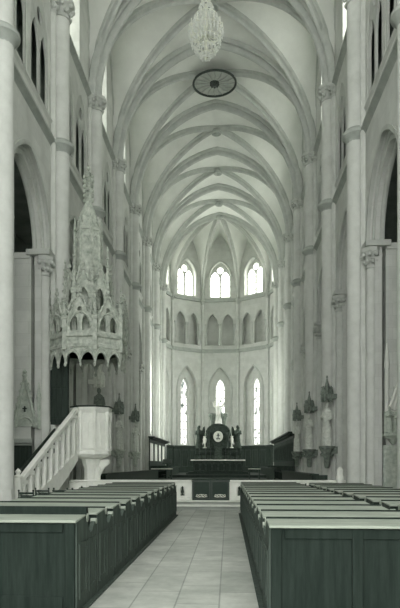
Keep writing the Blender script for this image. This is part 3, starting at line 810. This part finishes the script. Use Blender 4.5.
# ------------------------------------------------------------------ pews
AX0, AX1 = -.78, 1.22
PITCH = 1.05
def make_pew(L, label, group, riser=False):
    """local: x from the aisle end outwards (0..L), y from the panel facing the viewer, z up"""
    p = thing('wooden_pew', label, 'pew', (0, 0, 0), group)
    t = MB(); t.box((L/2, .02, .50), (L-.06, .04, .90))
    for z, h in ((.10, .14), (.90, .10)): t.box((L/2, -.006, z), (L-.30, .024, h))
    n = max(2, int(L/.85))
    for i in range(n+1): t.box((.07+(L-.14)*i/n, -.012, .5), (.10, .036, .9))
    put(t, 'front_panel', M['pew'], p, bevel=.006)
    t = MB(); t.add([(.0, -.05, .955), (L, -.05, .955), (L, .43, .976), (0, .43, .976), (0, -.05, .985), (L, -.05, .985), (L, .43, 1.008), (0, .43, 1.008)],
                    [(0, 3, 2, 1), (4, 5, 6, 7), (0, 1, 5, 4), (1, 2, 6, 5), (2, 3, 7, 6), (3, 0, 4, 7)]); put(t, 'book_rest', M['pewtop'], p, bevel=.008)
    t = MB(); t.box((L/2, .45, 1.0), (L, .04, .05)); put(t, 'ledge', M['pew'], p, bevel=.006)
    prof = [(0, 0), (PITCH-.06, 0), (PITCH-.06, .86), (PITCH-.10, .90), (.86, .88), (.74, .80), (.64, .78), (.56, .83), (.50, .95), (.44, 1.0), (.0, .96)]
    for x in (0.025, L-.025):
        t = MB(); t.plate(lambda a, z, d, x=x: (x+d, a, z), prof, (), -.025, .025); en = put(t, 'end_panel', M['pewend'], p)
        sx = -1 if x < .1 else 1
        t = MB()
        for a, b in ((.08, .44), (.54, .94)): t.plate(lambda q, z, d, x=x, sx=sx: (x+sx*(.025+d), q, z), rect(a, b, .12, .72), [rect(a+.06, b-.06, .18, .66)], 0, .014)
        o = t.build('end_moulding', M['pewend']); o.parent = en
        for yy, zz, rr in ((.47, .97, .05), (.93, .89, .035)):
            t = MB(); t.tube([(x-.035, yy, zz), (x+.035, yy, zz)], rr, 10); o = t.build('scroll', M['pewtop']); o.parent = en
    t = MB(); t.box((L/2, .76, .44), (L-.1, .40, .04)); t.box((L/2, .60, .24), (L-.12, .03, .38)); put(t, 'seat', M['pew'], p, bevel=.006)
    t = MB(); t.box((L/2, .30, .13), (L-.1, .22, .05)); put(t, 'kneeler', M['pew'], p, bevel=.006)
    if riser:
        t = MB(); t.box((L/2, .47, 1.03), (L, .05, .13)); t.plate(lambda a, z, d: (d, a, z), [(.44, .97), (.50, .97), (.58, .90), (.50, 1.09), (.44, 1.09)], (), 0, .05); put(t, 'raised_back', M['pew'], p)
    return p
NL = 12
LW, RW = 1.90, 1.70
# left block is the mirror of the right: turned so its length runs to -x (own prototype)
def mirror_pew(root):
    for o in root.children_recursive:
        me = o.data
        for v in me.vertices: v.co.x = -v.co.x
        me.flip_normals()
blocks = []
p1 = make_pew(LW, 'nearest dark pew left of the aisle, taller raised back', 'pews left of the aisle', riser=True); mirror_pew(p1)
p2 = make_pew(LW, '', 'pews left of the aisle'); mirror_pew(p2)
p1.location = (AX0, 6.40, .02)
for i in range(1, NL):
    lab = '%s dark wooden pew from the viewer left of the aisle' % ORD[i] if i < NL-1 else 'farthest dark pew left of the aisle, before the steps'
    if i == 1: p2.location = (AX0, 6.40+PITCH, .02); p2['label'] = lab
    else: copy_thing(p2, (AX0, 6.40+PITCH*i, .02), lab)
p3 = make_pew(RW, 'nearest dark wooden pew right of the aisle, broad dark panel', 'pews right of the aisle'); p3.location = (AX1, 6.05, .02)
for i in range(1, NL+1):
    lab = '%s dark wooden pew from the viewer right of the aisle' % ORD[i] if i < NL else 'farthest dark pew right of the aisle, before the steps'
    copy_thing(p3, (AX1, 6.05+PITCH*i, .02), lab)
p4 = make_pew(1.55, 'nearest visible pew of the outer block by the right piers', 'outer pews by the right piers'); p4.location = (3.19, 8.2, .02)
for i in range(1, 10):
    lab = '%s pew of the outer block by the right piers' % ORD[i] if i < 9 else 'farthest pew of the outer block by the right piers'
    copy_thing(p4, (3.19, 8.2+PITCH*i, .02), lab)
for x0, x1, y0, y1, lab in ((AX0+.06, AX0-LW-.04, 6.25, 6.4+NL*PITCH, 'low wooden platform under the pews left of the aisle'), (AX1-.06, AX1+RW+.04, 5.95, 6.1+(NL+1)*PITCH, 'low wooden platform under the pews right of the aisle'),
                            (3.15, 4.78, 8.05, 8.2+10*PITCH, 'low wooden platform under the outer right pews')):
    t = MB(); t.box(((x0+x1)/2, (y0+y1)/2, .012), (abs(x1-x0), y1-y0, .024)); o = t.build('pew_platform', M['pewend'], bevel=.01); tag(o, lab, 'platform')

# ------------------------------------------------------------------ rush chairs
def make_chair(label, group):
    p = thing('rush_chair', label, 'chair', (0, 0, 0), group)
    for x in (-.18, .18):
        t = MB(); t.tube([(x, -.18, 0), (x, -.18, .5), (x, -.22, .93)], .018, 6); t.ball((x, -.222, .945), .028, 6, 5); put(t, 'back_post', M['stall'], p)
        t = MB(); t.tube([(x, .18, 0), (x, .18, .44)], .018, 6); put(t, 'leg', M['stall'], p)
    t = MB(); t.box((0, 0, .44), (.40, .40, .035)); put(t, 'seat', M['pewtop'], p, bevel=.01)
    for z in (.62, .76, .88):
        t = MB(); t.box((0, -.195-.03*(z-.5), z), (.34, .018, .05)); put(t, 'back_slat', M['stall'], p)
    return p
ch0 = make_chair('', 'rush chairs beside the left pews'); first = True
CL = []
for r_i, (yy, n, x0) in enumerate(((13.6, 2, -3.12), (14.9, 3, -3.12), (16.2, 3, -3.12))):
    for j in range(n):
        lab = 'rush chair in the %s row beside the left pews, %s from them' % (['nearest', 'middle', 'rear'][r_i], ['first', 'second', 'third'][j])
        loc = (x0-.5*j, yy, 0)
        if first: ch0.location = loc; ch0['label'] = lab; first = False
        else: copy_thing(ch0, loc, lab)
for j in range(6):
    copy_thing(ch0, (1.6+.52*j, 20.35, 0), 'rush chair before the rail behind the right pews, %s from the aisle' % ORD[j], group='rush chairs behind the right pews')
for j in range(4):
    copy_thing(ch0, (-1.25-.52*j, 20.25, 0), 'rush chair before the rail behind the left pews, %s from the aisle' % ORD[j], group='rush chairs behind the left pews')

# ------------------------------------------------------------------ communion rail, gate
RY = 22.25; RZ = .29; GC = -.22+.0
GX0, GX1 = -.47, .87       # gate
def rail(x0, x1, label, gate_end):
    r = thing('communion_rail', label, 'communion rail', ((x0+x1)/2, RY, RZ))
    w = x1-x0; hl = []
    n = int(w/.62)
    sgn = 1 if gate_end > 0 else -1
    cs = []
    for i in range(n):
        q = (w/2-.34-i*.62)*sgn
        if abs(q) < w/2-.15: cs.append(q)
    t = MB(); fr = lambda q, z, d: (q, d, z)
    hl = [opening(q, .085, .16, .36, .17, 5) for q in cs]
    t.plate(fr, rect(-w/2, w/2, .0, .66), hl, -.10, .10)
    t.plate(fr, rect(-w/2, w/2, .0, .66), (), .09, .13); put(t, 'balustrade', M['white'], r)
    t = MB(); t.box((0, 0, .695), (w, .34, .07)); put(t, 'coping', M['white'], r, bevel=.015)
    t = MB(); t.box((0, -.01, .05), (w, .26, .10)); put(t, 'base', M['white'], r, bevel=.01)
    for q in cs[:9]:
        t = MB(); t.lathe([(.055, 0), (.07, .02), (.03, .05), (.055, .12), (.03, .24), (.045, .27), (.005, .34)], (q, -.06, .17), 8); put(t, 'baluster', M['darkstatue'], r)
    return r
rail(-5.0, GX0-.02, 'white marble communion rail left of the dark gate', 1)
rail(GX1+.02, 5.0, 'white marble communion rail right of the dark gate', -1)
g = thing('altar_gate', 'dark sanctuary gate with gilded scrollwork between the rails', 'gate', ((GX0+GX1)/2, RY-.12, RZ))
for s in (-1, 1):
    w = (GX1-GX0)/2-.001
    t = MB(); t.box((s*w/2, 0, .375), (w, .05, .75)); put(t, 'leaf', M['cloth'], g)
    t = MB(); fr = lambda q, z, d, s=s, w=w: (s*w/2+q, d, z)
    t.plate(fr, rect(-w/2+.015, w/2-.015, .03, .72), [rect(-w/2+.06, w/2-.06, .08, .66)], -.04, -.02); put(t, 'frame', M['iron'], g)
    t = MB()
    for q in (-1, 1):
        for cxx, rr in ((.06, .05), (.155, .042)):
            t.tube([(s*w/2+q*cxx+rr*math.cos(a*.55)*(1-a*.05), -.045, .17+rr*math.sin(a*.55)*(1-a*.05)) for a in range(12)], .012, 5)
        t.tube([(s*w/2, -.045, .13), (s*w/2+q*.10, -.045, .115), (s*w/2+q*.21, -.045, .14)], .012, 5)
    t.ball((s*w/2, -.05, .20), .028, 6, 5); put(t, 'scrollwork', M['gold'], g)
# small white post with a figure at the right end
g = thing('stone_post', 'small white carved post at the right end of the rail', 'post', (4.72, 21.75, 0))
t = MB(); t.box((0, 0, .3), (.3, .3, .6)); t.lathe([(.2, .6), (.2, .66), (.09, .7), (.11, .95), (.15, 1.1), (.1, 1.25), (.12, 1.4), (.03, 1.5)], n=8); put(t, 'shaft', M['white'], g, bevel=.01)

# ------------------------------------------------------------------ high altar
AY = 51.0; AZ = .73
al = thing('high_altar', 'dark high altar with gradine and round central medallion', 'altar', (0, AY, AZ))
t = MB(); t.box((0, 0, .06), (5.2, 1.9, .12)); t.box((0, .1, .18), (4.9, 1.5, .12)); put(t, 'altar_step', M['stall'], al)
t = MB(); t.box((0, .2, .68), (4.1, .9, .9)); put(t, 'mensa_block', M['stall'], al, bevel=.03)
t = MB(); fr = lambda q, z, d: (q, -.25+d, z)
t.plate(fr, rect(-2.0, 2.0, .28, 1.06), [opening(-1.75+.5*j, .19, .36, .70, .2, 5) for j in range(8)], -.06, .02); put(t, 'frontal', M['darkstatue'], al)
t = MB(); t.box((0, .15, 1.18), (4.5, 1.1, .1)); put(t, 'altar_cloth', M['linen'], al, bevel=.02)
t = MB(); t.box((0, .5, 1.45), (3.9, .5, .46)); t.box((0, .48, 1.70), (4.05, .56, .06)); t.box((0, .55, 1.93), (3.7, .4, .42)); t.box((0, .53, 2.16), (3.85, .48, .07)); put(t, 'gradine', M['stall'], al, bevel=.02)
t = MB()
for j in range(9): t.box((-1.6+.4*j, .24, 1.45), (.26, .03, .28))
for j in (-1, 1): t.box((j*1.0, .33, 1.93), (1.3, .03, .2))
put(t, 'gradine_panel', M['darkstatue'], al)
t = MB(); t.box((0, .22, 1.75), (.7, .5, 1.0)); t.plate(lambda q, z, d: (q, d, z), opening(0, .3, 1.35, 1.85, .35), (), -.10, .02); put(t, 'tabernacle', M['darkstatue'], al, bevel=.02)
# central round-headed reredos with medallion
t = MB(); out = [(-1.35, 2.18), (-1.3, 2.5), (-1.05, 2.7), (-1.02, 3.05), (-.98, 3.45)]+[(-.98*math.cos(a*PI/12), 3.45+.75*math.sin(a*PI/12)) for a in range(1, 12)]+[(.98, 3.45), (1.02, 3.05), (1.05, 2.7), (1.3, 2.5), (1.35, 2.18)]
t.plate(lambda q, z, d: (q, d, z), out, (), .35, .8); t.tube([(x, .34, z) for x, z in out[3:-3]], .09, 6)
for q in (-1, 1): t.lathe([(.16, 2.18), (.12, 2.3), (.10, 3.2), (.17, 3.4), (.17, 3.5)], (q*.82, .28, 0), 10)
put(t, 'reredos', M['darkstatue'], al)
t = MB(); t.lathe([(.01, 0), (.40, 0), (.42, .03)], (0, 0, 0), 24); 
for v in t.v: v.x, v.y, v.z = v.x, .30-v.z, 3.17+v.y*1.12
md = put(t, 'medallion', M['linen'], al)
t = MB(); t.tube([(.45*math.cos(a*PI/12), .29, 3.17+.5*math.sin(a*PI/12)) for a in range(24)], .05, 6, closed=True); o = t.build('medallion_frame', M['stall']); o.parent = md
t = MB(); t.box((0, .25, 3.15), (.06, .04, .4)); t.box((0, .25, 3.25), (.26, .04, .05)); t.ball((0, .25, 3.36), .07, 8, 6, 1, .5, 1); t.ball((-.1, .26, 2.98), .06, 6, 5, 1, .4, 1); t.ball((.1, .26, 2.98), .06, 6, 5, 1, .4, 1); o = t.build('medallion_relief', M['darkstatue']); o.parent = md
# crowning figure with columns on either side
sg = thing('crowning_statue', 'white haloed statue on top of the high altar', 'statue', (0, AY+.55, AZ+4.2))
t = figure(MB(), 1.85, arms='raise'); put(t, 'figure', M['white'], sg); remesh(sg.children[0], .035)
t = MB(); t.tube([(.34*math.cos(a*PI/12), .06, 1.74+.34*math.sin(a*PI/12)) for a in range(24)], .035, 6, closed=True)
for a in range(12): t.tube([(.16*math.cos(a*PI/6), .06, 1.74+.16*math.sin(a*PI/6)), (.46*math.cos(a*PI/6), .06, 1.74+.46*math.sin(a*PI/6))], .014, 4)
put(t, 'halo', M['gold'], sg)
for s, w_ in ((-1, 'left'), (1, 'right')):
    t = MB(); t.lathe([(.22, 0), (.22, .08), (.15, .14), (.17, .5), (.24, .85), (.30, 1.05), (.30, 1.15), (.2, 1.18)], n=10, sx=1, sy=.8)
    for j in range(8): t.ball((.24*math.cos(j*PI/4), .2*math.sin(j*PI/4), .95), .08, 6, 5)
    o = t.build('altar_urn', M['stainedstone']); o.location = (s*.48, AY+.58, AZ+3.95)
    tag(o, 'dark carved urn beside the crowning statue, %s one' % w_, 'urn', 'urns beside the crowning statue')
    a_ = thing('angel_statue', 'dark kneeling angel on the altar, %s of the medallion' % w_, 'statue', (s*1.62, AY+.55, AZ+2.2), 'altar angels', rz=s*.5)
    t = figure(MB(), 2.0, arms='chest', kneel=True); o = put(t, 'figure', M['darkstatue'], a_); remesh(o, .035)
    for q in (-1, 1):
        t = MB(); t.plate(lambda x, z, d, q=q: (q*(.06+x), .17+x*.5+d, z), [(0, .65), (.05, 1.2), (.18, 1.75), (.30, 1.85), (.34, 1.45), (.28, .95), (.12, .45)], (), 0, .04); put(t, 'wing', M['darkstatue'], a_)
    t = MB(); t.lathe([(.16, 0), (.17, .05), (.07, .1), (.06, .35), (.13, .5), (.17, .75), (.11, .9), (.16, 1.0), (.05, 1.02)], n=10)
    o = t.build('altar_vase', M['linen']); o.location = (s*1.12, AY+.32, AZ+2.2); tag(o, 'pale altar vase between the medallion and the %s angel' % w_, 'vase', 'altar vases')
    for j in range(3):
        t = MB(); t.lathe([(.1, 0), (.1, .03), (.03, .06), (.025, .45), (.05, .5), (.05, .53), (.022, .54), (.02, .95), (.004, .98)], n=8)
        o = t.build('altar_candlestick', M['iron']); o.location = (s*(.55+.5*j) if j else s*.62, AY+.05, AZ+1.23)
        tag(o, 'dark candlestick on the altar table, %s to the %s of the tabernacle' % (ORD[j], w_), 'candlestick', 'altar candlesticks')

# ------------------------------------------------------------------ choir stalls and apse panelling
def stall(s, y0, y1, label, light):
    st = thing('choir_stall', label, 'choir stall', (s*(HW-.62), y0, .29)); L = y1-y0; n = int(L/.9)
    fr = lambda q, z, d: (s*(.05+d), q, z)
    ze = 3.3
    if light:
        # open frame: the pale wall shows through the upper panels
        holes = [rect(L*i/4+.12, L*(i+1)/4-.12, 1.55, 2.95) for i in range(4)]
        t = MB(); t.plate(fr, rect(0, L, .0, ze), holes, -.04, .04); put(t, 'back_frame', M['stall'], st)
        t = MB(); t.plate(fr, rect(.05, L-.05, 1.5, 3.0), (), .05, .08); put(t, 'pale_panel', M['white'], st)
    else:
        t = MB(); t.plate(fr, rect(0, L, .0, ze), (), -.03, .04); put(t, 'back_frame', M['stall'], st)
        for i in range(n):
            t = MB(); q = L*(i+.5)/n; t.plate(fr, rect(q-.34, q+.34, 1.5, 3.0), [opening(q, .26, 1.6, 2.4, .4, 5)], -.07, -.03); put(t, 'panel', M['pewend'], st)
    t = MB(); t.box((-s*.12, L/2, ze+.06), (.5, L+.2, .12)); t.box((-s*.06, L/2, ze-.05), (.3, L+.1, .1)); put(t, 'cornice', M['stall'], st, bevel=.02)
    t = MB(); t.box((-s*.25, L/2, .75), (.55, L, .08)); t.box((-s*.05, L/2, .4), (.1, L, .7)); put(t, 'seat', M['stall'], st)
    for i in range(n+1):
        t = MB(); q = L*i/n; t.box((-s*.27, q, .55), (.55, .06, 1.1)); t.tube([(-s*.02, q, 1.12), (-s*.56, q, 1.12)], .05, 6); put(t, 'arm_rest', M['stall'], st)
    t = MB(); t.box((-s*1.2, L/2, .5), (.08, L, 1.0)); t.box((-s*1.15, L/2, 1.02), (.4, L, .05)); put(t, 'desk', M['stall'], st, bevel=.01)
    return st
stall(-1, 46.0, 57.6, 'choir stall on the left with pale panels and dark cornice', True)
stall(1, 40.2, 57.6, 'long dark panelled choir stall on the right', False)
for x, y0, y1, lab in ((-4.6, 25.2, 44.5, 'low dark bench row under the left statues beyond the rail'), (4.55, 25.2, 38.8, 'low dark bench row under the right statues beyond the rail')):
    lb = thing('low_bench', lab, 'bench', (x, (y0+y1)/2, .15), 'low benches along the choir')
    sg_ = 1 if x > 0 else -1; L = y1-y0
    t = MB(); t.box((-sg_*.3, 0, .5), (.08, L, 1.0)); put(t, 'front_panel', M['stall'], lb)
    t = MB(); t.box((-sg_*.22, 0, 1.02), (.36, L, .05)); put(t, 'desk_top', M['stall'], lb)
    t = MB(); t.box((sg_*.12, 0, .45), (.36, L, .06)); put(t, 'seat', M['stall'], lb)
    for q in (-1, 1):
        t = MB(); t.box((0, q*(L/2-.03), .5), (.6, .06, 1.0)); put(t, 'end_panel', M['stall'], lb)
for i in range(-2, 3):
    fr = facet_fr(i)
    lab = {-2: 'dark apse panelling joining the left choir stall', -1: 'dark apse panelling under the left lancet window', 0: 'dark apse panelling behind the high altar',
           1: 'dark apse panelling under the right lancet window', 2: 'dark apse panelling joining the right choir stall'}[i]
    w = FW-.06
    p = thing('apse_panelling', lab, 'panelling', (0, 0, 0), 'apse panelling')
    t = MB(); t.plate(fr, rect(-w, w, .29, 3.35), (), -.28, -.16); put(t, 'back_board', M['stall'], p)
    for q in range(4):
        c = -w+2*w*(q+.5)/4; t = MB(); t.plate(fr, rect(c-.36, c+.36, 1.3, 3.1), [rect(c-.28, c+.28, 1.4, 3.0)], -.32, -.28); put(t, 'panel', M['pewend'], p)
    t = MB(); t.plate(fr, rect(-w, w, 3.35, 3.5), (), -.45, -.12); put(t, 'cornice', M['stall'], p, bevel=.02)

# ------------------------------------------------------------------ choir furniture glimpsed over the rail
for x, y, lab in ((-3.9, 47.5, 'dark lectern with sloped desk before the left stalls'),):
    le = thing('choir_lectern', lab, 'lectern', (x, y, .51))
    t = MB(); t.lathe([(.3, 0), (.3, .08), (.07, .14), (.06, 1.0), (.12, 1.1)], n=8); put(t, 'stand', M['stall'], le)
    t = MB(); t.add([(-.35, -.25, 1.1), (.35, -.25, 1.1), (.35, .25, 1.42), (-.35, .25, 1.42), (-.35, -.25, 1.15), (.35, -.25, 1.15), (.35, .25, 1.47), (-.35, .25, 1.47)], [(0, 3, 2, 1), (4, 5, 6, 7), (0, 1, 5, 4), (1, 2, 6, 5), (2, 3, 7, 6), (3, 0, 4, 7)])
    put(t, 'desk', M['stall'], le)
for x, y, w, lab in ((-4.05, 45.0, 1.6, 'bench with white cloth before the left choir stall'), (2.75, 45.2, .9, 'bench with white cloth before the right choir stall')):
    be = thing('choir_bench', lab, 'bench', (x, y, .51))
    t = MB(); t.box((0, 0, .73), (w, .45, .06)); put(t, 'cloth', M['linen'], be, bevel=.02)
    t = MB(); t.box((0, 0, .67), (w-.06, .4, .06)); put(t, 'seat', M['stall'], be)
    for q in (-1, 1):
        t = MB(); t.box((q*(w/2-.1), 0, .32), (.08, .36, .64)); put(t, 'leg', M['stall'], be)

# ------------------------------------------------------------------ light and colour management
w = bpy.data.worlds.new('sky'); bpy.context.scene.world = w; w.use_nodes = True
bg = w.node_tree.nodes['Background']; bg.inputs['Color'].default_value = (1.0, 1.0, .97, 1); bg.inputs['Strength'].default_value = 3.2
sc = bpy.context.scene
sc.view_settings.view_transform = 'Standard'; sc.view_settings.look = 'None'; sc.view_settings.gamma = 1; sc.view_settings.use_curve_mapping = False
sc.view_settings.exposure = 0.47
sc.cycles.use_denoising = True
sc.cycles.diffuse_bounces = 6; sc.cycles.max_bounces = 8
